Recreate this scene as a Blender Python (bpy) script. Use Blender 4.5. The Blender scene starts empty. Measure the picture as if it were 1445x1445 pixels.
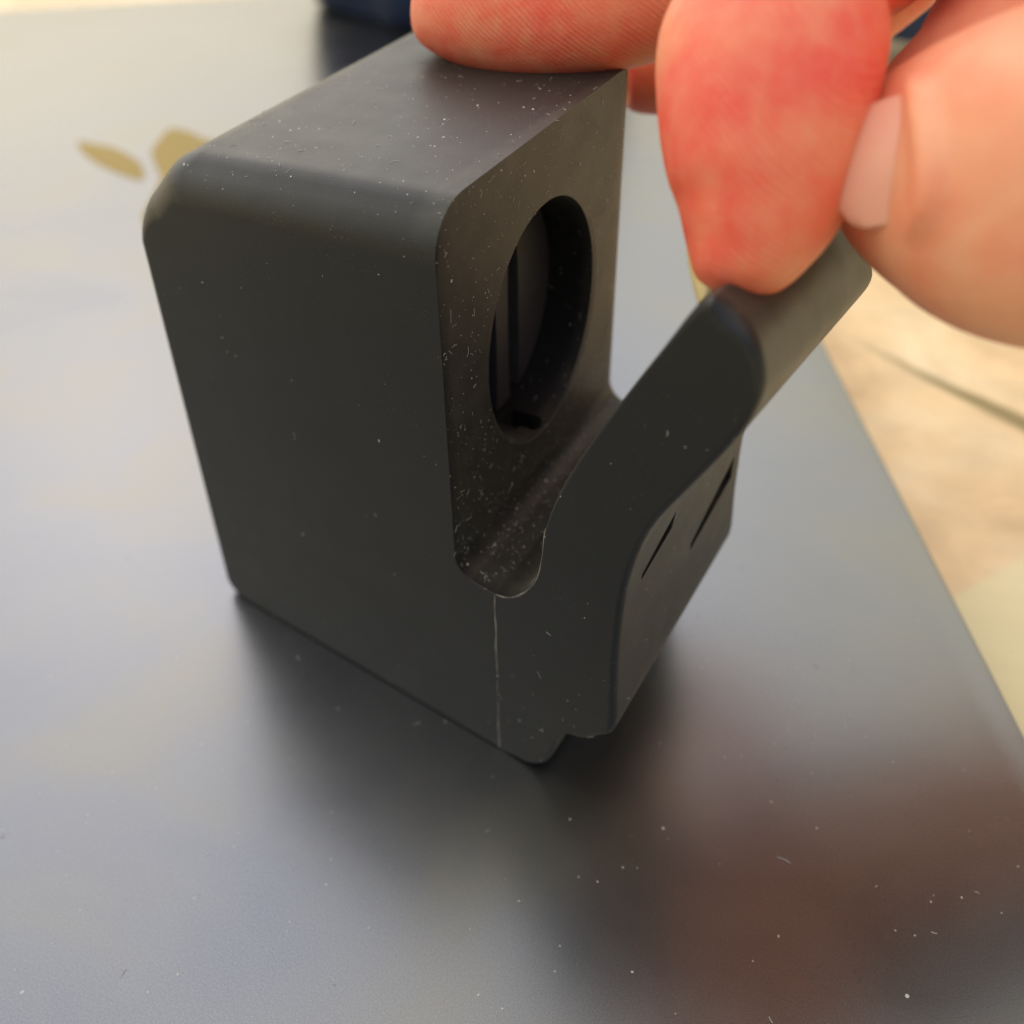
import bpy, bmesh, math, random
import numpy as np
from mathutils import Vector, Matrix
from mathutils.geometry import tessellate_polygon
random.seed(4); rng = np.random.RandomState(4)
S = 0.0015            # one modelling unit = 1.5 mm
SC = bpy.context.scene
COL = SC.collection

# ---------------------------------------------------------------- camera
R = np.array([[0.787917705, 0.612046933, -0.067707033],
              [0.336977469, -0.520591252, -0.784494063],
              [-0.515394874, 0.595301017, -0.616429090]])
CP = np.array([65.86653, -42.60516, 73.43415])
cam = bpy.data.cameras.new('camera'); co = bpy.data.objects.new('camera', cam); COL.objects.link(co)
m = Matrix([[R[0][i], -R[1][i], -R[2][i], CP[i]*S] for i in range(3)] + [[0, 0, 0, 1]])
co.matrix_world = m
cam.sensor_width = 36; cam.lens = 36*1360.24/1445
cam.shift_x = (722.5-597.15)/1445; cam.shift_y = (661.68-722.5)/1445
cam.clip_start = 0.002; cam.clip_end = 50
cam.dof.use_dof = True; cam.dof.focus_distance = 66*S; cam.dof.aperture_fstop = 17.0
SC.camera = co

# ---------------------------------------------------------------- light
AZ, EL = 152.0, 38.0
CLOUD_LO, CLOUD_HI = 5.0, 11.8
w = bpy.data.worlds.new('World'); SC.world = w; w.use_nodes = True
nt = w.node_tree; bg = nt.nodes['Background']
sky = nt.nodes.new('ShaderNodeTexSky'); sky.sky_type = 'NISHITA'; sky.sun_disc = False
sky.sun_elevation = math.radians(EL); sky.sun_rotation = math.radians(90-AZ)
sky.air_density = 1.0; sky.dust_density = 4.0; sky.ozone_density = 1.0
# thin bright overcast: warm haze low down, cooler higher up, brighter round the veiled sun
_tc = nt.nodes.new('ShaderNodeTexCoord'); _sx = nt.nodes.new('ShaderNodeSeparateXYZ'); nt.links.new(_tc.outputs['Generated'], _sx.inputs[0])
_rp = nt.nodes.new('ShaderNodeValToRGB'); nt.links.new(_sx.outputs['Z'], _rp.inputs[0])
_e = _rp.color_ramp.elements; _e[0].position = 0.0; _e[0].color = (.34, .32, .21, 1); _e[1].position = 1.0; _e[1].color = (.56, .60, .70, 1)
for _p, _c in ((.18, (.41, .385, .265, 1)), (.5, (.67, .72, .79, 1))):
    _x = _e.new(_p); _x.color = _c
_sd = (math.cos(math.radians(AZ))*math.cos(math.radians(EL)), math.sin(math.radians(AZ))*math.cos(math.radians(EL)), math.sin(math.radians(EL)))
_dp = nt.nodes.new('ShaderNodeVectorMath'); _dp.operation = 'DOT_PRODUCT'; nt.links.new(_tc.outputs['Generated'], _dp.inputs[0]); _dp.inputs[1].default_value = _sd
_mr = nt.nodes.new('ShaderNodeMapRange'); _mr.interpolation_type = 'SMOOTHERSTEP'; nt.links.new(_dp.outputs['Value'], _mr.inputs['Value'])
_mr.inputs['From Min'].default_value = -.5; _mr.inputs['From Max'].default_value = .5; _mr.inputs['To Min'].default_value = CLOUD_LO; _mr.inputs['To Max'].default_value = CLOUD_HI
_nz = nt.nodes.new('ShaderNodeTexNoise'); _nz.inputs['Scale'].default_value = 2.2; _nz.inputs['Detail'].default_value = 4; nt.links.new(_tc.outputs['Generated'], _nz.inputs['Vector'])
_nm = nt.nodes.new('ShaderNodeMapRange'); nt.links.new(_nz.outputs['Fac'], _nm.inputs['Value']); _nm.inputs['From Min'].default_value = .3; _nm.inputs['From Max'].default_value = .7; _nm.inputs['To Min'].default_value = .8; _nm.inputs['To Max'].default_value = 1.2
_wr = nt.nodes.new('ShaderNodeValToRGB'); nt.links.new(_dp.outputs['Value'], _wr.inputs[0]); _w = _wr.color_ramp.elements
_w[0].position = .0; _w[0].color = (.88, .97, 1.10, 1); _w[1].position = .92; _w[1].color = (1, 1, 1, 1)
for _p, _c in ((.35, (1.28, 1.18, .96, 1)), (.64, (1.52, 1.32, .90, 1))):
    _x = _w.new(_p); _x.color = _c
_wm = nt.nodes.new('ShaderNodeMix'); _wm.data_type = 'RGBA'; _wm.blend_type = 'MULTIPLY'; _wm.inputs[0].default_value = 1; nt.links.new(_rp.outputs[0], _wm.inputs[6]); nt.links.new(_wr.outputs[0], _wm.inputs[7])
_m2 = nt.nodes.new('ShaderNodeMath'); _m2.operation = 'MULTIPLY'; nt.links.new(_mr.outputs[0], _m2.inputs[0]); nt.links.new(_nm.outputs[0], _m2.inputs[1])
_vs = nt.nodes.new('ShaderNodeVectorMath'); _vs.operation = 'SCALE'; nt.links.new(_wm.outputs[2], _vs.inputs[0]); nt.links.new(_m2.outputs[0], _vs.inputs['Scale'])
_mx = nt.nodes.new('ShaderNodeMix'); _mx.data_type = 'RGBA'; _mx.inputs[0].default_value = .8
nt.links.new(sky.outputs[0], _mx.inputs[6]); nt.links.new(_vs.outputs[0], _mx.inputs[7])
nt.links.new(_mx.outputs[2], bg.inputs[0]); bg.inputs[1].default_value = 0.13
sl = bpy.data.lights.new('sun', 'SUN'); sl.energy = .5; sl.angle = math.radians(80); sl.color = (1, .93, .82)
so = bpy.data.objects.new('sun', sl); COL.objects.link(so)
d = Vector((math.cos(math.radians(AZ))*math.cos(math.radians(EL)), math.sin(math.radians(AZ))*math.cos(math.radians(EL)), math.sin(math.radians(EL))))
so.rotation_euler = d.to_track_quat('Z', 'Y').to_euler()
SC.view_settings.view_transform = 'Standard'; SC.view_settings.look = 'None'
SC.view_settings.exposure = 0.42; SC.view_settings.gamma = 1.0
SC.render.engine = 'CYCLES'

# ---------------------------------------------------------------- helpers
def link(name, me, mat, parent=None, scale=S, sharp=32):
    if scale != 1: me.transform(Matrix.Scale(scale, 4))
    if sharp:
        for p in me.polygons: p.use_smooth = True
        me.set_sharp_from_angle(angle=math.radians(sharp))
    o = bpy.data.objects.new(name, me); COL.objects.link(o)
    if mat:
        me.materials.clear(); me.materials.append(mat)
    if parent: o.parent = parent
    return o
def finish(me, sharp=30):
    for p in me.polygons: p.use_smooth = True
    me.set_sharp_from_angle(angle=math.radians(sharp))
    return bake(me, [('WEIGHTED_NORMAL', dict(keep_sharp=True, weight=90))])
def tag(o, label=None, cat=None, group=None, kind=None):
    for k, v in (('label', label), ('category', cat), ('group', group), ('kind', kind)):
        if v: o[k] = v
    return o
def mesh(name, V, F):
    me = bpy.data.meshes.new(name); me.from_pydata([tuple(map(float, v)) for v in V], [], F); me.update(); return me
def fillet(poly):
    """poly: (x, z, radius, dy, dn); returns dense list (x,z,dy,dn). dy,dn belong to the edge leaving the vertex."""
    out = []; n = len(poly)
    for i in range(n):
        p0, p1, p2 = poly[i-1], poly[i], poly[(i+1) % n]
        a = np.array(p0[:2]); b = np.array(p1[:2]); c = np.array(p2[:2]); r = p1[2]
        ea, eb = p0[3:5], p1[3:5]
        if r <= 0: out.append((b[0], b[1], max(ea[0], eb[0]), eb[1], ea[1])); continue
        u = (a-b); lu = np.linalg.norm(u); u /= lu; v = (c-b); lv = np.linalg.norm(v); v /= lv
        ang = math.acos(max(-1, min(1, u@v))); t = min(r/math.tan(ang/2), lu*.49, lv*.49); r2 = t*math.tan(ang/2)
        cen = b+(u+v)/np.linalg.norm(u+v)*r2/math.sin(ang/2)
        q0 = b+u*t-cen; q1 = b+v*t-cen
        a0 = math.atan2(q0[1], q0[0]); da = (math.atan2(q1[1], q1[0])-a0+math.pi) % (2*math.pi)-math.pi
        K = max(3, int(abs(da)/math.radians(9)))
        for k in range(K+1):
            s = k/K; g = a0+da*s
            out.append((cen[0]+r2*math.cos(g), cen[1]+r2*math.sin(g), ea[0]*(1-s)+eb[0]*s, ea[1]*(1-s)+eb[1]*s, ea[1]*(1-s)+eb[1]*s))
    return out
def catmull(pts, per=6, closed=False):
    P = [np.array(p, float) for p in pts]; out = []
    n = len(P); rngi = range(n) if closed else range(n-1)
    for i in rngi:
        if closed: p0, p1, p2, p3 = P[i-1], P[i], P[(i+1) % n], P[(i+2) % n]
        else: p0, p1, p2, p3 = P[max(i-1, 0)], P[i], P[i+1], P[min(i+2, n-1)]
        for k in range(per):
            t = k/per
            out.append(.5*((2*p1)+(-p0+p2)*t+(2*p0-5*p1+4*p2-p3)*t*t+(-p0+3*p1-3*p2+p3)*t**3))
    if not closed: out.append(P[-1])
    return out
def prism(name, prof, far, K=6, prof2=None):
    """Extrude the profile in the x-z plane to depth far(x,z)->(dx,W,dz) with elliptical edge rounds."""
    n = len(prof); P = np.array([[p[0], p[1]] for p in prof])
    area = .5*np.sum(P[:, 0]*np.roll(P[:, 1], -1)-np.roll(P[:, 0], -1)*P[:, 1])
    sg = 1 if area > 0 else -1
    E_ = np.roll(P, -1, 0)-P; E_ /= np.linalg.norm(E_, axis=1)[:, None]+1e-12
    EN = np.stack([E_[:, 1], -E_[:, 0]], 1)*sg          # outward normal of the edge leaving vertex i
    def insets(pf):
        o = []
        for i, p in enumerate(pf):
            na, nb = EN[i-1], EN[i]; da, db = p[4], p[3]
            if na@nb < .94: o.append(np.linalg.solve(np.array([na, nb]), np.array([da, db])))
            else:
                nn = na+nb; nn /= np.linalg.norm(nn); o.append(nn*(da+db)/2)
        return o
    PF = (prof, prof2 or prof); IN = (insets(prof), insets(prof2 or prof))
    lay = []
    ths = [k/K*math.pi/2 for k in range(K+1)]
    for side in (0, 1):
        for th in (ths if side == 0 else ths[::-1]):
            L = []
            for i, p in enumerate(PF[side]):
                dy = p[2]
                y = dy*(1-math.cos(th))
                q = P[i]-IN[side][i]*(1-math.sin(th)); fo = far(q[0], q[1]); s = y/fo[1]
                if side: s = 1-s
                L.append((q[0]+fo[0]*s, fo[1]*s, q[1]+fo[2]*s))
            lay.append(L)
    V = [v for L in lay for v in L]; F = []
    for l in range(len(lay)-1):
        for i in range(n):
            j = (i+1) % n; F.append((l*n+i, l*n+j, (l+1)*n+j, (l+1)*n+i))
    tri = tessellate_polygon([[Vector((v[0], v[2], 0)) for v in lay[0]]])
    for t in tri: F.append(tuple(t))
    b = (len(lay)-1)*n
    tri = tessellate_polygon([[Vector((v[0], v[2], 0)) for v in lay[-1]]])
    for t in tri: F.append(tuple(b+i for i in t))
    me = mesh(name, V, F); bm = bmesh.new(); bm.from_mesh(me)
    bmesh.ops.recalc_face_normals(bm, faces=bm.faces); bm.to_mesh(me); bm.free()
    return me
def bake(me, mods):
    o = bpy.data.objects.new('tmp', me); COL.objects.link(o); tmp = [o]
    for typ, kw in mods:
        mo = o.modifiers.new('m', typ)
        for k, v in kw.items():
            if k == 'object':
                c = bpy.data.objects.new('cut', v); COL.objects.link(c); tmp.append(c); v = c
            setattr(mo, k, v)
    dg = bpy.context.evaluated_depsgraph_get(); dg.update()
    r = bpy.data.meshes.new_from_object(o.evaluated_get(dg))
    for t in tmp: bpy.data.objects.remove(t)
    return r
def loft_cut(loops):
    V = [v for L in loops for v in L]; n = len(loops[0]); F = []
    for l in range(len(loops)-1):
        for i in range(n): F.append((l*n+i, l*n+(i+1) % n, (l+1)*n+(i+1) % n, (l+1)*n+i))
    F.append(tuple(range(n))[::-1]); F.append(tuple((len(loops)-1)*n+i for i in range(n)))
    me = mesh('c', V, F); bm = bmesh.new(); bm.from_mesh(me)
    bmesh.ops.recalc_face_normals(bm, faces=bm.faces); bm.to_mesh(me); bm.free(); return me
def joined(ms):
    bm = bmesh.new()
    for q in ms: bm.from_mesh(q)
    r = bpy.data.meshes.new('j'); bm.to_mesh(r); bm.free(); return r

# ---------------------------------------------------------------- materials
def mat(name):
    mt = bpy.data.materials.new(name); mt.use_nodes = True; return mt, mt.node_tree, mt.node_tree.nodes['Principled BSDF']
def N(nt, typ, **kw):
    n = nt.nodes.new(typ)
    for k, v in kw.items():
        if k in n.inputs: n.inputs[k].default_value = v
        else: setattr(n, k, v)
    return n
def coords(nt, scale=1.0):
    tc = N(nt, 'ShaderNodeTexCoord'); mp = N(nt, 'ShaderNodeMapping'); mp.inputs['Scale'].default_value = (scale,)*3
    nt.links.new(tc.outputs['Object'], mp.inputs[0]); return mp.outputs[0]
def noise(nt, co, scale, detail=3, rough=.5, dist=0):
    n = N(nt, 'ShaderNodeTexNoise', Scale=scale, Detail=detail, Roughness=rough, Distortion=dist); nt.links.new(co, n.inputs['Vector']); return n.outputs['Fac']
def ramp(nt, fac, stops):
    r = N(nt, 'ShaderNodeValToRGB'); e = r.color_ramp.elements
    for i, (p, c) in enumerate(stops):
        if i > 1: e.new(p)
    for i, (p, c) in enumerate(stops):
        e[i].position = p; e[i].color = (*c, 1) if len(c) == 3 else c
    nt.links.new(fac, r.inputs[0]); return r.outputs[0]
def mix(nt, fac, a, b):
    n = N(nt, 'ShaderNodeMix', data_type='RGBA')
    if isinstance(fac, float): n.inputs[0].default_value = fac
    else: nt.links.new(fac, n.inputs[0])
    for s, v in ((6, a), (7, b)):
        if isinstance(v, tuple): n.inputs[s].default_value = (*v, 1)
        else: nt.links.new(v, n.inputs[s])
    return n.outputs[2]
def bump(nt, b, h, strength, dist, prev=None):
    n = N(nt, 'ShaderNodeBump', Strength=strength, Distance=dist); nt.links.new(h, n.inputs['Height'])
    if prev: nt.links.new(prev, n.inputs['Normal'])
    nt.links.new(n.outputs[0], b.inputs['Normal']); return n.outputs[0]

def rubber(name, base, dust, dust_amt):
    mt, nt, b = mat(name); co = coords(nt, 1/S)       # object space in modelling units
    big = noise(nt, co, .12, 4, .6)
    c = mix(nt, ramp(nt, big, [(.35, (0, 0, 0)), (.7, (1, 1, 1))]), base, tuple(x*1.25 for x in base))
    sp = noise(nt, co, 8.0, 2, .5); patch = noise(nt, co, .16, 3, .6)
    thr = N(nt, 'ShaderNodeMath', operation='MULTIPLY_ADD'); nt.links.new(patch, thr.inputs[0]); thr.inputs[1].default_value = .5*dust_amt; nt.links.new(sp, thr.inputs[2])
    f = ramp(nt, thr.outputs[0], [(.84, (0, 0, 0)), (.93, (.8, .8, .8))])
    c = mix(nt, f, c, dust)
    # fine dust film on opening side and trough, also painting in warm bounce light
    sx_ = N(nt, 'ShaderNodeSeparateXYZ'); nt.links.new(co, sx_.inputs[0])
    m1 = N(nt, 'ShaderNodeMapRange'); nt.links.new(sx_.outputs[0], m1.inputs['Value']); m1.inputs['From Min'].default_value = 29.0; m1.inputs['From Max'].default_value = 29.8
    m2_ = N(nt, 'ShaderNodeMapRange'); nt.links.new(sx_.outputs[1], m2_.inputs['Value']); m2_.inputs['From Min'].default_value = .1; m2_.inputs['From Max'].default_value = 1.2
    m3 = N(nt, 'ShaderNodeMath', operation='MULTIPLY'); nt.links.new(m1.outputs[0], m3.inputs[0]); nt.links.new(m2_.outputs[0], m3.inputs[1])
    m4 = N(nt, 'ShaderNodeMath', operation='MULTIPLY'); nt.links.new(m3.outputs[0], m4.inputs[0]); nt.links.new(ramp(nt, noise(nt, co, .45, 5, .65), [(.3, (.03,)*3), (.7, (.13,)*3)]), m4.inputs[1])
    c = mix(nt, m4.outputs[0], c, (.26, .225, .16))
    nt.links.new(c, b.inputs['Base Color'])
    rr = ramp(nt, noise(nt, co, .3, 3), [(.3, (.41,)*3), (.7, (.48,)*3)])
    nt.links.new(rr, b.inputs['Roughness'])
    b.inputs['Specular IOR Level'].default_value = .42
    b.inputs['Sheen Weight'].default_value = .16; b.inputs['Sheen Roughness'].default_value = .45
    b.inputs['Sheen Tint'].default_value = (.75, .70, .58, 1)
    p = bump(nt, b, noise(nt, co, 8, 3), .3, .05*S)
    p = bump(nt, b, noise(nt, co, .35, 1), .10, .12*S, p)
    return mt
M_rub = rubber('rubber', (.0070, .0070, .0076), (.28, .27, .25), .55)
M_in = rubber('rubber_inside', (.055, .055, .060), (.12, .12, .12), .3)
mt, nt_, b = mat('lint_fibre'); b.inputs['Base Color'].default_value = (.55, .52, .47, 1); b.inputs['Roughness'].default_value = .8; M_lint = mt
mt, nt_, b = mat('seam_flash'); b.inputs['Base Color'].default_value = (.38, .33, .27, 1); b.inputs['Roughness'].default_value = .6; M_seam = mt

# anodised lid
mt, nt_, b = mat('anodised_lid'); co_ = coords(nt_, 1/S)
g = noise(nt_, co_, 7.5, 2, .7)
sm = noise(nt_, co_, .035, 5, .55, .4)
c = ramp(nt_, sm, [(.35, (.155, .162, .185)), (.52, (.180, .183, .193)), (.68, (.208, .198, .174))])
c = mix(nt_, ramp(nt_, g, [(.35, (0, 0, 0)), (.75, (.5, .5, .5))]), c, (.31, .315, .335))
nt_.links.new(c, b.inputs['Base Color']); b.inputs['Metallic'].default_value = 1.0
nt_.links.new(ramp(nt_, sm, [(.3, (.25,)*3), (.7, (.33,)*3)]), b.inputs['Roughness'])
bump(nt_, b, g, .22, .025*S)
M_lid = mt
mt, nt_, b = mat('polished_emblem'); b.inputs['Base Color'].default_value = (.16, .125, .065, 1); b.inputs['Specular Tint'].default_value = (.84, .76, .58, 1); b.inputs['Metallic'].default_value = 1; b.inputs['Roughness'].default_value = .2; M_logo = mt
mt, nt_, b = mat('dark_gasket'); b.inputs['Base Color'].default_value = (.01, .01, .012, 1); M_gap = mt
mt, nt_, b = mat('navy_fabric'); co_ = coords(nt_, 1/S)
nt_.links.new(ramp(nt_, noise(nt_, co_, .05, 4), [(.3, (.008, .014, .04)), (.7, (.020, .034, .08))]), b.inputs['Base Color']); b.inputs['Roughness'].default_value = .8
bump(nt_, b, noise(nt_, co_, 1.5, 4), .6, .6*S); M_navy = mt
mt, nt_, b = mat('added_sleeve_knit'); b.inputs['Base Color'].default_value = (.045, .045, .05, 1); b.inputs['Roughness'].default_value = .9; bump(nt_, b, noise(nt_, coords(nt_, 1/S), 1.2, 4), .6, .5*S); M_slv = mt  # fabric of the cuff added out of view on the forearm
# table
mt, nt_, b = mat('tan_table'); co_ = coords(nt_, 1/S)
n1 = noise(nt_, co_, .03, 5, .6, .6); n2 = noise(nt_, co_, .11, 5, .6)
c = ramp(nt_, n1, [(.3, (.56, .36, .17)), (.5, (.84, .60, .32)), (.7, (.90, .74, .47))])
c = mix(nt_, ramp(nt_, n2, [(.4, (0, 0, 0)), (.7, (.5, .5, .5))]), c, (.55, .40, .22))
# olive vein across the table and a paler slab beyond it
def mth(op, a_, b_=None, c_=None):
    n = N(nt_, 'ShaderNodeMath', operation=op)
    for i_, v_ in enumerate((a_, b_, c_)):
        if v_ is None: continue
        if isinstance(v_, (int, float)): n.inputs[i_].default_value = v_
        else: nt_.links.new(v_, n.inputs[i_])
    return n.outputs[0]
sx = N(nt_, 'ShaderNodeSeparateXYZ'); nt_.links.new(co_, sx.inputs[0]); X_, Y_ = sx.outputs[0], sx.outputs[1]
wob = mth('MULTIPLY_ADD', n1, 5.0, -2.5)
u_ = mth('ADD', mth('MULTIPLY', mth('SUBTRACT', X_, 49.8), .932), mth('MULTIPLY', mth('SUBTRACT', Y_, 94.4), -.363))
v_ = mth('ADD', mth('ADD', mth('MULTIPLY', mth('SUBTRACT', X_, 49.8), .363), mth('MULTIPLY', mth('SUBTRACT', Y_, 94.4), .932)), wob)
wid = mth('MULTIPLY_ADD', u_, .05, 1.9)
vm = mth('SUBTRACT', 1.0, mth('DIVIDE', mth('ABSOLUTE', v_), wid)); vm = mth('MULTIPLY', mth('MAXIMUM', vm, 0.0), mth('MINIMUM', mth('MAXIMUM', mth('MULTIPLY_ADD', u_, .035, .75), 0.0), 1.0)); vm = mth('MINIMUM', mth('MULTIPLY', vm, 1.6), 1.0)
c = mix(nt_, vm, c, (.26, .19, .06))
pv = mth('ADD', mth('ADD', mth('MULTIPLY', mth('SUBTRACT', X_, 63), -.92), mth('MULTIPLY', mth('SUBTRACT', Y_, 54), .39)), mth('MULTIPLY', wob, .4))
pm = mth('MINIMUM', mth('MAXIMUM', mth('MULTIPLY_ADD', pv, -1.2, .5), 0.0), 1.0)
c = mix(nt_, mth('MULTIPLY', pm, .75), c, (.80, .72, .40))
nt_.links.new(c, b.inputs['Base Color']); b.inputs['Roughness'].default_value = .5
bump(nt_, b, n2, .3, 1*S); M_table = mt
mt, nt_, b = mat('olive_stain'); b.inputs['Base Color'].default_value = (.22, .17, .05, 1); b.inputs['Roughness'].default_value = .6; M_stain = mt

# skin
def skin(name, redmix, ridge):
  mt, nt_, b = mat(name); co_ = coords(nt_, 1/S)
  n1 = noise(nt_, co_, .13, 4, .55, .5); n2 = noise(nt_, co_, .6, 4, .6)
  c = ramp(nt_, n1, [(.33, (.92, .50, .30)), (.5, (.90, .42, .24)), (.68, (.88, .34, .18))])
  red = ramp(nt_, n1, [(.33, (.96, .28, .14)), (.5, (.95, .16, .085)), (.64, (.93, .09, .065))])
  c = mix(nt_, redmix, c, red)
  c = mix(nt_, ramp(nt_, n2, [(.4, (0, 0, 0)), (.75, (.3, .3, .3))]), c, (.92, .46, .27))
  nt_.links.new(c, b.inputs['Base Color'])
  b.inputs['Subsurface Weight'].default_value = .30; b.inputs['Subsurface Radius'].default_value = (1.0, .28, .14); b.inputs['Subsurface Scale'].default_value = .0022
  b.inputs['Roughness'].default_value = .46; b.inputs['Specular IOR Level'].default_value = .32
  wv = N(nt_, 'ShaderNodeTexWave', Scale=.85, Distortion=6.0, Detail=2.0); wv.inputs['Detail Scale'].default_value = .25
  mp = N(nt_, 'ShaderNodeMapping'); mp.inputs['Rotation'].default_value = (.5, .9, .3); nt_.links.new(co_, mp.inputs[0]); nt_.links.new(mp.outputs[0], wv.inputs['Vector'])
  rm = N(nt_, 'ShaderNodeMath', operation='MULTIPLY'); nt_.links.new(wv.outputs['Fac'], rm.inputs[0]); rm.inputs[1].default_value = ridge
  rm2 = N(nt_, 'ShaderNodeMath', operation='MULTIPLY'); nt_.links.new(rm.outputs[0], rm2.inputs[0]); nt_.links.new(ramp(nt_, noise(nt_, co_, .35, 3), [(.35, (.25,)*3), (.6, (1, 1, 1))]), rm2.inputs[1])
  p = bump(nt_, b, rm2.outputs[0], .38, .10*S)
  vor = N(nt_, 'ShaderNodeTexVoronoi', Scale=3.2, feature='DISTANCE_TO_EDGE'); nt_.links.new(co_, vor.inputs['Vector'])
  p = bump(nt_, b, ramp(nt_, vor.outputs['Distance'], [(.0, (0, 0, 0)), (.10, (1, 1, 1))]), .35, .07*S, p)
  bump(nt_, b, noise(nt_, co_, 2.2, 4, .65), .3, .12*S, p)
  return mt
M_skin = skin('skin', .25, .15); M_skin_red = skin('skin_flushed', .85, 1.0)
mt, nt_, b = mat('nail'); b.inputs['Base Color'].default_value = (.86, .42, .30, 1); b.inputs['Roughness'].default_value = .24; b.inputs['Specular IOR Level'].default_value = .3; b.inputs['Subsurface Weight'].default_value = .3; b.inputs['Subsurface Scale'].default_value = .001; M_nail = mt
mt, nt_, b = mat('nail_edge'); b.inputs['Base Color'].default_value = (.85, .68, .36, 1); b.inputs['Roughness'].default_value = .35; M_nail2 = mt

# ---------------------------------------------------------------- table
me = mesh('table', [(-1500, -1200, -9), (1500, -1200, -9), (1500, 1500, -9), (-1500, 1500, -9)], [(0, 1, 2, 3)])
t = link('table_surface', me, M_table); tag(t, 'warm tan mottled table surface beyond the edge of the laptop', kind='structure')

# ---------------------------------------------------------------- laptop
LC = np.array([-92., 58.]); ln = np.array([.822, .563]); le = np.array([-.563, .822])
ed = abs(ln@(np.array([33.7, 84.4])-LC))
def lp(a, b_): q = LC+ln*a+le*b_; return q
def rrect(a0, a1, b0, b1, r, n=10):
    o = []
    for (ca, cb, s) in ((a1-r, b1-r, 0), (a0+r, b1-r, 1), (a0+r, b0+r, 2), (a1-r, b0+r, 3)):
        for k in range(n+1):
            g = (s+k/n)*math.pi/2; o.append((ca+r*math.cos(g), cb+r*math.sin(g)))
    return o
def slab(name, z0, z1, inset, rt, rb):
    loops = []
    st = [(z0, rb), (z0+rb*.3, rb*.3), (z0+rb, 0)] if rb else [(z0, 0)]
    K = 5
    st += [(z1-rt*(1-math.sin(k/K*math.pi/2)), rt*(1-math.cos(k/K*math.pi/2))) for k in range(K+1)]
    for z, i in st:
        L = rrect(-ed+inset+i, ed-inset-i, -190+inset+i, 190-inset-i, 11-min(i, 5))
        loops.append([(*lp(a, b_), z) for a, b_ in L])
    return loft_cut(loops)
lap = bpy.data.objects.new('laptop', None); COL.objects.link(lap)
tag(lap, 'closed midnight anodised laptop with polished emblem lying under the rubber case', 'laptop')
link('lid', slab('lid', -1.5, 0, 0, .45, .5), M_lid, lap)
link('gasket', slab('gap', -2.1, -1.502, 6.5, 0, 0), M_gap, lap)
link('base', slab('base', -8.9, -2.102, 6.0, .2, 1.2), M_lid, lap)
# emblem: leaf and bitten fruit, logo "up" points along -ln
def emblem(pts, name):
    c = catmull(pts, 6, True); n = len(c)
    V = [(q[0], q[1], .004) for q in c]+[(q[0], q[1], .05) for q in c]
    F = [(i, (i+1) % n, n+(i+1) % n, n+i) for i in range(n)]
    for tr in tessellate_polygon([[Vector((q[0], q[1], 0)) for q in c]]): F.append(tuple(n+i for i in tr))
    me = mesh(name, V, F); bm = bmesh.new(); bm.from_mesh(me); bmesh.ops.recalc_face_normals(bm, faces=bm.faces); bm.to_mesh(me); bm.free()
    return me
leaf = [(-139.6, 82.0), (-135, 82.9), (-127, 83.2), (-117, 81.0), (-110, 77.5), (-106.0, 73.6), (-112, 73.4), (-121, 74.6), (-130, 77.0), (-136, 79.6)]
fruit = [(-125.9, 98.4), (-122.0, 91.5), (-117.6, 85.8), (-110.5, 81), (-103.8, 76.8), (-98.5, 71.0), (-94.0, 65.5),
         (-89, 60.0), (-79, 56.0), (-66, 57.0), (-54, 61.0), (-44, 68.0), (-38.5, 76.5), (-41, 83.0), (-46.0, 88), (-47.0, 96), (-51, 105), (-59, 112), (-67, 115.5), (-74, 113.5), (-83, 108.5), (-92, 105), (-101, 100.5), (-108, 97.9), (-114, 97.8), (-120, 99.2)]
link('emblem_leaf', emblem(leaf, 'l'), M_logo, lap)
link('emblem_body', emblem(fruit, 'b'), M_logo, lap)

# ---------------------------------------------------------------- navy fabric behind
def lump(cen, rad, ang, amp, seed):
    bm = bmesh.new(); bmesh.ops.create_icosphere(bm, subdivisions=5, radius=1)
    from mathutils import noise as mn
    ca, sa = math.cos(ang), math.sin(ang)
    for v in bm.verts:
        p = v.co; f = 1+amp*mn.noise(Vector((p.x*2.2+seed, p.y*1.6, p.z*2.5)))+amp*.5*mn.noise(Vector((p.x*6+seed, p.y*5, p.z*6)))
        x, y, z = p.x*rad[0]*f, p.y*rad[1]*f, max(p.z, -.6)*rad[2]*f
        v.co = (cen[0]+x*ca-y*sa, cen[1]+x*sa+y*ca, max(.15, cen[2]+z))
    me = bpy.data.meshes.new('n'); bm.to_mesh(me); bm.free(); return me
o = link('folded_cloth', lump((-138, 234, 30), (54, 44, 70), .3, .10, 3), M_navy, None, sharp=180)
tag(o, 'large dark navy rounded fabric bundle standing on the laptop behind the leftmost finger', 'cloth')
o = link('folded_cloth', lump((2, 256, 8), (26, 26, 26), .2, .10, 8), M_navy, None, sharp=180)
tag(o, 'small dark navy fabric showing in the gap between the finger and the thumb', 'cloth')

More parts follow.
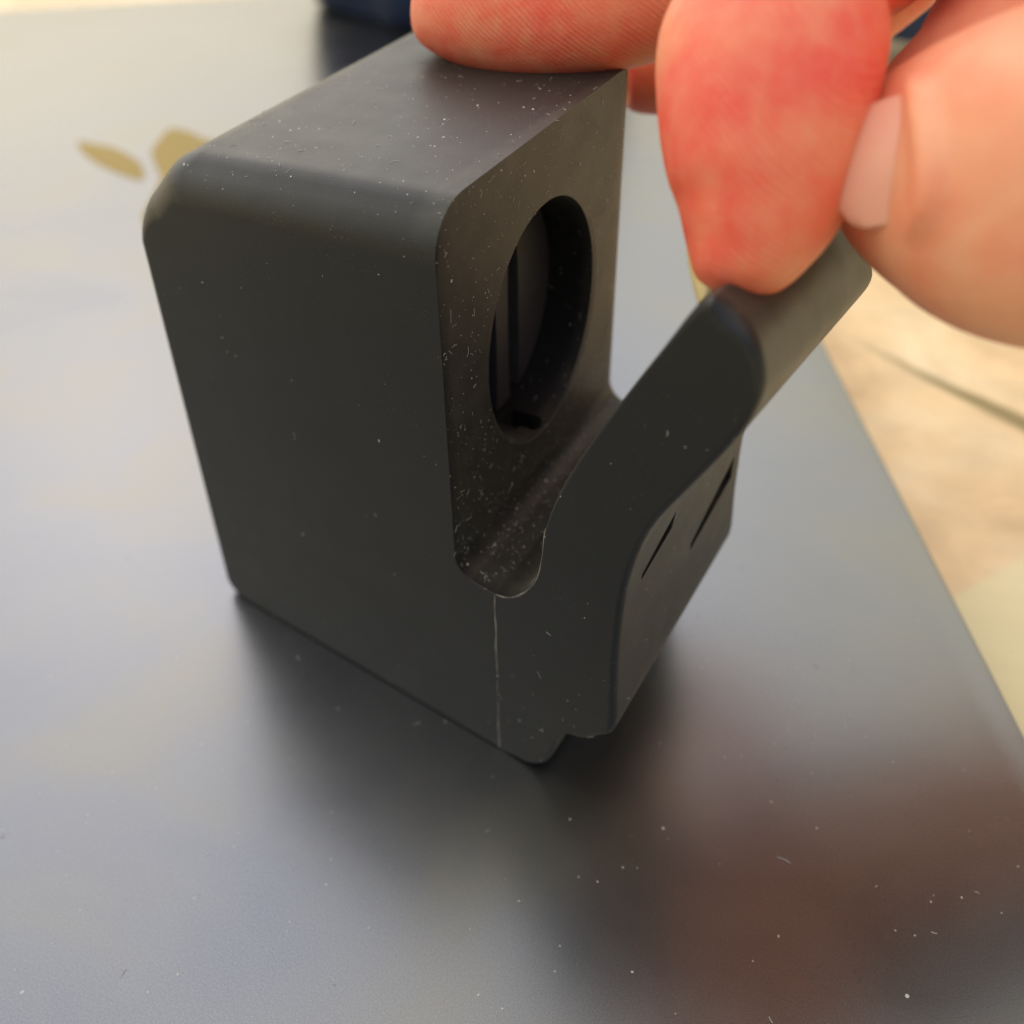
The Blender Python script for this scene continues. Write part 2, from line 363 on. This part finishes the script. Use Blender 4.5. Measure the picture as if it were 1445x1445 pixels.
# ---------------------------------------------------------------- rubber case
case = bpy.data.objects.new('rubber_case', None); COL.objects.link(case)
tag(case, 'dusty black rubber block case with round opening and flap bent open by the hand', 'rubber case')
def farB(x, z):
    W = 27.6+10.0*max(0, min(1, (31-x)/31))*max(0, min(1, z/50))
    return (-.057*W, W, .047*W*max(0, min(1, z/50)))
def body_profile(top, td, front, fd, back):
    return fillet([(35.15, 0, .0, .3, .25), (-.6, 0.05, 2.2, back, back*.9), (.3, 43.6, 6.0, top*.8, top*.8), (5.9, 48.5, 5.2, top, top), (31.45, 49.9, 0, front, fd), (31.46, 45.9, 0, front, fd),
               (31.5, 19.9, 4.6, .12, .10), (35.15, 19.6, .0, .02, .02)])
body = body_profile(3.3, 3.3, .12, .05, .9)
me = prism('body', body, farB, prof2=body_profile(1.1, 1.1, 2.2, .45, 1.0))
# round opening, slots in the back wall, recess in the floor
def ell(cx, cy, cz, ry, rz, n=72, rot=0.0, top=0.0):
    o = []
    for k in range(n):
        g = 2*math.pi*k/n; yy = ry*math.cos(g); zz = rz*math.sin(g)
        y = cy+yy; o.append((cx-.057*y, y, cz+zz+.047*y))
    return o
CY, CZ = 13.9, 34.7
cut = loft_cut([ell(34, CY, CZ-.1, 8.7, 10.3), ell(32.05, CY, CZ-.1, 8.5, 10.1), ell(31.75, CY, CZ-.1, 8.25, 9.9), ell(25.9, CY, CZ, 8.2, 9.5)])
# wider hollow behind the rim so the back wall reads as a separate plate
def boxm(x0, x1, y0, y1, z0, z1): return loft_cut([[(x0, y0, z0), (x1, y0, z0), (x1, y1, z0), (x0, y1, z0)], [(x0, y0, z1), (x1, y0, z1), (x1, y1, z1), (x0, y1, z1)]])
def pill(x0, x1, cy, cz, ry, rz, n=20, p=3.5):
    L = []
    for k in range(n):
        g = 2*math.pi*k/n; c_, s_ = math.cos(g), math.sin(g)
        L.append((cy+ry*abs(c_)**(2/p)*(1 if c_ > 0 else -1), cz+rz*abs(s_)**(2/p)*(1 if s_ > 0 else -1)))
    return loft_cut([[(x0, a, b_) for a, b_ in L], [(x1, a, b_) for a, b_ in L]])
sl1 = pill(18, 25.5, 16.3, 33.0, .75, 6.0)
sl2 = pill(18, 25.5, 13.3, 33.5, .75, 6.6)
flr = loft_cut([[(x, y, 20) for x, y in ((27.32, 11.9), (29.0, 12.2), (29.4, 12.9), (30.2, 12.9), (30.55, 13.4), (30.4, 14.4), (29.8, 14.8), (27.32, 14.2))],
                [(x, y, 27.0) for x, y in ((27.32, 11.9), (29.0, 12.2), (29.4, 12.9), (30.2, 12.9), (30.55, 13.4), (30.4, 14.4), (29.8, 14.8), (27.32, 14.2))]])
mods = [('BOOLEAN', dict(operation='DIFFERENCE', solver='EXACT', object=c_)) for c_ in (cut, flr)]
me = finish(bake(me, mods))
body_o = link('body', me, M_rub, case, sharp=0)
# slotted plate at the bottom of the opening
pl = loft_cut([ell(25.0, CY, CZ, 8.15, 9.45), ell(27.3, CY, CZ, 8.15, 9.45)])
pl = bake(pl, [('BOOLEAN', dict(operation='DIFFERENCE', solver='EXACT', object=pill(24.5, 29, 16.0, 33.0, .85, 7.6))),
               ('BOOLEAN', dict(operation='DIFFERENCE', solver='EXACT', object=pill(24.5, 29, 12.6, 33.0, .7, 8.0)))])
link('slotted_plate', pl, M_in, case)

# flap with the lip at its foot
fp = [(35.152, 0, .02), (36.6, -.0, .4), (38.4, .3, .4), (40.0, 1.8, .5), (40.75, 4.6, .35), (41.3, 6.8, .2), (42.0, 7.35, .25), (43.3, 7.75, .4), (44.6, 8.9, .6), (45.9, 10.7, .6),
      (45.75, 16.0, .55), (45.7, 21.2, .5), (45.95, 26.4, .5), (47.1, 31.8, .5), (49.6, 36.9, .5), (51.1, 39.8, .5), (52.2, 42.4, .5), (52.6, 44.9, .55), (51.8, 47.2, .8), (50.3, 48.5, 1.2),
      (48.8, 48.9, .7), (46.9, 45.4, .25), (44.5, 40.8, .25), (42.2, 36.1, .25), (40.6, 32.2, .25), (39.6, 28.6, .15), (39.35, 26.0, .1), (38.9, 23.3, .1), (37.6, 21.0, .1), (36.2, 19.85, .1), (35.152, 19.6, .02)]
cf = catmull(fp, 4)
flap = [(q[0], q[1], max(.02, q[2]*1.15), max(.02, q[2]), max(.02, q[2])) for q in cf]
def farF(x, z):
    s = max(0, min(1, (z-8)/38)); W = 24.5*(1-s)+23.0*s
    if z < 22 and x < 41: W = 27.6
    elif x < 41.5: k = max(0, min(1, (z-22)/8)); W = 27.6*(1-k)+W*k
    return (-.057*W+.6*max(0, s-.5), W, .047*W*min(1, max(0, z)/20)-12.0*max(0, s-.55)+max(0, min(1, (x-41)/4))*max(0, 1-s*2)*1.6)
me = prism('flap', flap, farF)
def slotcut(p0, p1, h0, h1, depth=1.3):
    a = np.array(p0, float); b_ = np.array(p1, float); up = np.array([0, 0, 1.])
    L = []
    for (q, h) in ((a, h0), (b_, h1)):
        L.append([tuple(q+up*h/2+np.array([3, 0, 0])), tuple(q-up*h/2+np.array([3, 0, 0])), tuple(q-up*h/2-np.array([depth, 0, 0])), tuple(q+up*h/2-np.array([depth, 0, 0]))])
    return loft_cut(L)
me = bake(me, [('BOOLEAN', dict(operation='DIFFERENCE', solver='EXACT', object=slotcut((45.0, 13.5, 19.2), (44.5, 22.0, 21.6), .8, 2.3))),
               ('BOOLEAN', dict(operation='DIFFERENCE', solver='EXACT', object=slotcut((45.6, 3.2, 24.6), (45.4, 8.2, 26.3), .6, 1.7)))])
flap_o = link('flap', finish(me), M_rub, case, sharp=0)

# raised moulding line at the seam and round the cut edge of the groove
def tube(path, r, n=6):
    P = [np.array(q, float) for q in path]; V = []; F = []
    for i, q in enumerate(P):
        t_ = P[min(i+1, len(P)-1)]-P[max(i-1, 0)]; t_ /= np.linalg.norm(t_)+1e-9
        a = np.cross(t_, [.3, .2, .9]); a /= np.linalg.norm(a)+1e-9; b_ = np.cross(t_, a)
        rr = r if not callable(r) else r(i/(len(P)-1))
        for k in range(n):
            g = 2*math.pi*k/n; V.append(q+a*rr*math.cos(g)+b_*rr*math.sin(g))
    for i in range(len(P)-1):
        for k in range(n): F.append((i*n+k, i*n+(k+1) % n, (i+1)*n+(k+1) % n, (i+1)*n+k))
    F.append(tuple(range(n))); F.append(tuple((len(P)-1)*n+k for k in range(n)))
    return mesh('t', V, F)
seam = [(35.15+.03*math.sin(z*1.3)+.012*rng.randn(), -.01, z) for z in np.linspace(0.2, 19.5, 60)]
link('moulding_line', tube(seam, lambda s: .026+.016*math.sin(s*9+1)+.010*math.sin(s*47)), M_seam, case)
rim = [(p[0], .06, p[1]) for p in flap if p[0] < 40.0 and p[1] > 19.5 and p[1] < 29]
rim2 = [(p[0], .06, p[1]) for p in body if 31 < p[0] < 35.2 and 19.5 < p[1] < 26]
link('cut_edge', tube(rim, lambda s: .018+.012*math.sin(s*23)), M_seam, case)

e_ = [q for q in ell(31.62, CY, CZ-.1, 8.42, 10.02, 90)]
e_ = e_[50:]+e_[:10]
link('rim_highlight', tube(e_, lambda s: .02+.035*math.sin(math.pi*s)), M_in, case)  # lighter tube drawn in as the highlight along the opening's lower rim
# ---------------------------------------------------------------- lint
def sampler(me, wfun):
    me.calc_loop_triangles(); V = np.array([v.co[:] for v in me.vertices]); T = np.array([t_.vertices[:] for t_ in me.loop_triangles])
    A, B, C_ = V[T[:, 0]], V[T[:, 1]], V[T[:, 2]]; Nn = np.cross(B-A, C_-A); ar = np.linalg.norm(Nn, axis=1)+1e-20
    Nn /= ar[:, None]; 
    def draw(n):
        out = []; pr_ = ar/ar.sum(); ii = rng.choice(len(ar), n*6, p=pr_)
        for i in ii:
            u, v = rng.rand(2)
            if u+v > 1: u, v = 1-u, 1-v
            q = (A[i]+u*(B[i]-A[i])+v*(C_[i]-A[i]))/S; nn = Nn[i]
            if rng.rand() < wfun(q, nn): out.append((q, nn))
            if len(out) >= n: break
        return out
    return draw
def lint_mesh(samples, fib=.4, rs=(.03, .07), ls=(.3, 1.3), rf=.022):
    V = []; F = []
    for q, nn in samples:
        a = np.cross(nn, rng.randn(3)); a /= np.linalg.norm(a)+1e-9; b_ = np.cross(nn, a)
        if rng.rand() < fib:
            L = rng.uniform(*ls)*rng.rand()**.7+.2; cur = rng.randn()*1.6; K = 7; pts = []; g = 0; p_ = q+nn*.03
            lift = rng.rand()*.12
            for k in range(K):
                g += cur/K; p_ = p_+(a*math.cos(g)+b_*math.sin(g))*L/K+nn*(lift*math.cos(k/K*math.pi))*L/K; pts.append(p_)
            base = len(V); r_ = rf*rng.uniform(.6, 1.3); pts = np.array(pts)
            for i in range(K):
                t_ = pts[min(i+1, K-1)]-pts[max(0, i-1)]; t_ /= np.linalg.norm(t_)+1e-9; s1 = np.cross(t_, nn)
                for k in range(3):
                    g2 = 2.094*k; V.append(pts[i]+(s1*math.cos(g2)+nn*math.sin(g2))*r_)
            for i in range(K-1):
                for k in range(3): F.append((base+i*3+k, base+i*3+(k+1) % 3, base+(i+1)*3+(k+1) % 3, base+(i+1)*3+k))
        else:
            r_ = rng.uniform(*rs)*(1+.8*(rng.rand() < .08)); base = len(V)
            e = 1+rng.rand()
            for k in range(5):
                g2 = 2*math.pi*k/5; rr = r_*rng.uniform(.7, 1.2); V.append(q+a*rr*e*math.cos(g2)+b_*rr*math.sin(g2)+nn*.004)
            V.append(q+nn*r_*.8)
            for k in range(5): F.append((base+k, base+(k+1) % 5, base+5))
    return mesh('lint', V, F)
def wb(q, nn):
    x, y, z = q
    if nn[0] < -.5 or nn[1] > .5 or nn[2] < -.5: return 0
    if 25 < x < 31 and (y-13.9)**2/75+(z-34.7)**2/100 < 1.05: return .12
    if nn[0] > .7: return .35+.65*max(0, 1-(z-20)/12)            # front face
    if nn[2] > .5: return .14 if z > 40 else 1.0
    if abs(nn[1]) > .7: return .012
    return .7 if x > 31 and z < 30 else .10
smp = sampler(body_o.data, wb)(4200)
o = link('lint', lint_mesh(smp, .20, (.016, .052), (.15, 1.0), .015), M_lint, case, sharp=180); o['kind'] = 'stuff'
def wf(q, nn):
    x, y, z = q
    if nn[0] < -.2 and z < 27 and x < 41: return 1
    if nn[0] < -.3: return 0
    if nn[0] > .5: return .45 if z < 30 else .15
    return .12 if z > 12 else .45
smp = sampler(flap_o.data, wf)(600)
o = link('lint', lint_mesh(smp, .2, (.02, .05), (.2, .9), .016), M_lint, case, sharp=180); o['kind'] = 'stuff'
sm_ = [(np.array([rng.uniform(-30, 75), rng.uniform(-45, 60), 0.0]), np.array([0, 0, 1.])) for _ in range(420)]
o = link('lint', lint_mesh(sm_, .12, (.03, .08), (.4, 1.6), .025), M_lint, lap, sharp=180); o['kind'] = 'stuff'

# ---------------------------------------------------------------- hand
def digit(st, nrm, per=5, ns=28, pw=2.2):
    """st: (x,y,z, half width, half thickness dorsal, half thickness pad); nrm: pad-facing direction."""
    D = catmull(st, per); P = [q[:3] for q in D]; V = []; F = []; nrm = np.array(nrm, float)
    for i, q in enumerate(D):
        t_ = P[min(i+1, len(P)-1)]-P[max(i-1, 0)]; t_ /= np.linalg.norm(t_)
        nn = nrm-t_*(nrm@t_); nn /= np.linalg.norm(nn); sd = np.cross(t_, nn)
        for k in range(ns):
            g = 2*math.pi*k/ns; c_, s_ = math.cos(g), math.sin(g)
            cx_ = abs(c_)**(2/pw)*(1 if c_ > 0 else -1); sx_ = abs(s_)**(2/pw)*(1 if s_ > 0 else -1)
            V.append(P[i]+sd*max(.05, q[3])*cx_+nn*(max(.05, q[5]) if s_ > 0 else max(.05, q[4]))*sx_)
    n = len(D)
    for i in range(n-1):
        for k in range(ns): F.append((i*ns+k, i*ns+(k+1) % ns, (i+1)*ns+(k+1) % ns, (i+1)*ns+k))
    F.append(tuple(range(ns))); F.append(tuple((n-1)*ns+k for k in range(ns)))
    me = mesh('d', V, F); bm = bmesh.new(); bm.from_mesh(me); bmesh.ops.recalc_face_normals(bm, faces=bm.faces); bm.to_mesh(me); bm.free()
    return me
Ri = R.T
def at(u, v, dep):      # a point given by its direction from the camera position and its distance
    return CP+Ri@np.array([(u-597.15)/1360.24, (v-661.68)/1360.24, 1.0])*dep
def sta(u, v, dep, wpx, td, tp):  # width in pixels at that distance
    return (*at(u, v, dep), wpx*dep/1360.24, td, tp)
toc = CP-at(1075, 230, 52); toc /= np.linalg.norm(toc)
fB = [sta(1026, 418, 52.5, 6, .3, .3), sta(1028, 410, 52.5, 36, 1.7, 1.7), sta(1035, 390, 52.5, 62, 3.0, 2.9), sta(1052, 350, 52.5, 90, 4.3, 4.2), sta(1070, 290, 52.4, 118, 5.0, 5.2),
      sta(1077, 220, 52.2, 138, 5.2, 5.8), sta(1080, 140, 52.2, 150, 5.3, 6.0), sta(1086, 70, 52.8, 156, 5.4, 5.5), sta(1098, 15, 54, 142, 5.2, 4.0), sta(1125, -50, 56, 140, 5.4, 3.8), sta(1160, -110, 58, 150, 5.6, 5.2),
      sta(1260, -220, 57, 165, 6, 6), sta(1420, -340, 60, 170, 7, 7)]
fB2 = [sta(1150, -35, 53.5, 60, 3, 3), sta(1175, -48, 53.5, 90, 5, 4.6), sta(1215, -75, 54, 105, 5.5, 5.4), sta(1290, -150, 56, 120, 5.8, 5.8), sta(1420, -300, 60, 150, 7, 7)]
upn = (-.1, -.15, -1)
fA0 = [(6.3, 27.6, 53.9, .3, .3, .3), (6.9, 27.6, 53.9, 2.0, 2.0, 1.5), (8.3, 27.7, 54.1, 3.7, 3.7, 2.6), (11.2, 27.8, 54.6, 5.0, 4.6, 3.9), (15.5, 28, 55.2, 5.7, 5.1, 4.9), (20.5, 28.4, 55.7, 5.9, 5.3, 5.2),
      (26, 29.2, 56.3, 5.9, 5.4, 5.1), (31.5, 30.5, 58, 5.7, 5.5, 5), (38, 32, 62, 6, 6, 5.6), (46, 32, 72, 6.5, 6.5, 6), (55, 28, 84, 7, 7, 7)]
fA = [(q[0]+3.2, q[1]-.5, q[2]-1.25+max(0, q[0]-20)*.12, q[3], q[4], q[5]) for q in fA0]
fC = [sta(862, 88, 93, 10, .5, .5), sta(868, 87, 93, 40, 3, 3), sta(885, 84, 93, 66, 4.6, 4.6), sta(930, 80, 92, 78, 5.4, 5.4), sta(1000, 70, 90, 80, 5.6, 5.6), sta(1100, 40, 88, 84, 5.8, 5.8), sta(1250, -60, 84, 95, 6.2, 6.2), sta(1450, -300, 78, 110, 7, 7)]
th = [sta(1190, 225, 63.5, 8, .4, .4), sta(1193, 225, 63.5, 40, 1.8, 1.8), sta(1207, 225, 62.7, 68, 3.2, 3.2), sta(1237, 225, 61.2, 94, 4.4, 4.2), sta(1280, 226, 58.2, 116, 5.2, 5.0),
      sta(1340, 236, 54, 160, 5.8, 6.4), sta(1410, 243, 50, 200, 6.6, 7.4), sta(1500, 250, 46, 240, 7.2, 8.0), sta(1620, 230, 43, 255, 7.4, 8.0), sta(1760, 120, 43, 265, 8, 8.5), sta(1850, -80, 46, 290, 9, 9)]
fold = [sta(1284, 112, 46.9, 12, .4, .4), sta(1300, 145, 44.9, 22, .8, .8), sta(1312, 220, 43.7, 24, .9, .9), sta(1308, 290, 44.0, 22, .8, .8), sta(1288, 334, 45.8, 12, .4, .4)]
heel = [(66, 21, 62.5, 7, 7, 7), (72, 32, 68, 12, 9, 9), (84, 52, 75, 16, 11, 11), (100, 80, 79, 16, 12, 12), (126, 130, 84, 15, 13, 13)]
web = [sta(1235, 160, 58, 34, 3, 3), sta(1290, 132, 57, 58, 4.5, 4.5), sta(1380, 75, 56, 86, 5.5, 5.5), sta(1480, -10, 57, 120, 8, 8), sta(1650, -80, 57, 200, 9, 9), sta(1850, -250, 56, 260, 10, 10)]
palm = [sta(1350, -230, 62, 120, 8, 8), sta(1550, -300, 62, 330, 10, 10), sta(1850, -350, 62, 480, 12, 12), sta(2200, -450, 62, 480, 13, 13), sta(2700, -620, 64, 380, 13, 13), sta(3600, -900, 70, 360, 14, 14)]
def skinned(ds): return bake(joined(ds), [('REMESH', dict(mode='VOXEL', voxel_size=.33)), ('SMOOTH', dict(factor=.5, iterations=8))])
parts_ = [skinned([digit(fB, toc), digit(fB2, toc)]), skinned([digit(fA, upn)]), skinned([digit(fC, toc)]),
          skinned([digit(th, toc), digit(fold, toc, per=4, ns=14)]), skinned([digit(web, toc), digit(palm, toc), digit(heel, (0, 0, -1))])]
nred = sum(len(q.polygons) for q in parts_[:3])
meH = joined(parts_)
hand = link('hand', meH, M_skin, None, sharp=180)
hand.data.materials.append(M_skin_red)
hand.data.polygons.foreach_set('material_index', [1 if i < nred else 0 for i in range(len(hand.data.polygons))])
tag(hand, 'bare hand with thumb and finger pinching the tip of the rubber flap', 'hand')
# out-of-view cuff added on the forearm to mute red in the lid's reflection
slv = [(70, 29, 66.5, 12.3, 9.6, 9.6), (72, 33, 68.5, 13.5, 10.5, 10.5), (84, 53, 75, 18, 13, 13), (100, 81, 79, 19, 14, 14), (128, 132, 84, 20, 15, 15)]
link('added_sleeve', bake(digit(slv, (0, 0, -1), ns=40), [('SUBSURF', dict(levels=1))]), M_slv, hand, sharp=180)
# nails: curved plates
def nail(cen, ax, side, L, W_, bulge, th_=.25):
    cen = np.array(cen); ax = np.array(ax, float); ax /= np.linalg.norm(ax); side = np.array(side, float); side -= ax*(side@ax); side /= np.linalg.norm(side); up = np.cross(side, ax)
    V = []; F = []; nu, nv = 12, 12
    for lay in (0, 1):
        for i in range(nu+1):
            for j in range(nv+1):
                u = i/nu*2-1; v = j/nv*2-1
                x = v*W_*math.sqrt(max(0.02, 1-.35*abs(u)**4)); y = u*L*math.sqrt(max(.02, 1-.3*abs(v)**3))
                h = bulge*(1-v*v)+.25*bulge*(1-u*u)
                V.append(cen+side*x+ax*y+up*(h-lay*th_))
    n1 = (nu+1)*(nv+1)
    for i in range(nu):
        for j in range(nv):
            a = i*(nv+1)+j; F.append((a, a+1, a+nv+2, a+nv+1)); F.append((n1+a, n1+a+nv+1, n1+a+nv+2, n1+a+1))
    for i in range(nu):
        for j in (0, nv): a = i*(nv+1)+j; F.append((a, a+nv+1, n1+a+nv+1, n1+a))
    for j in range(nv):
        for i in (0, nu): a = i*(nv+1)+j; F.append((a, a+1, n1+a+1, n1+a))
    me = mesh('n', V, F); bm = bmesh.new(); bm.from_mesh(me); bmesh.ops.recalc_face_normals(bm, faces=bm.faces); bm.to_mesh(me); bm.free(); return me
a0, a1 = at(978, 335, 54.4), at(996, 425, 54.0)
o = link('fingernail', nail((a0+a1)/2, a1-a0, Ri@np.array([.12, .05, 1.0]), 1.9, 1.6, .4), M_nail2, hand, sharp=60)

nc = at(1264, 226, 47.0)
o = link('fingernail', nail(nc, Ri@np.array([1, 0, -1.25]), Ri@np.array([-.05, 1, 0]), 2.9, 3.1, .8, .3), M_nail, hand, sharp=60)
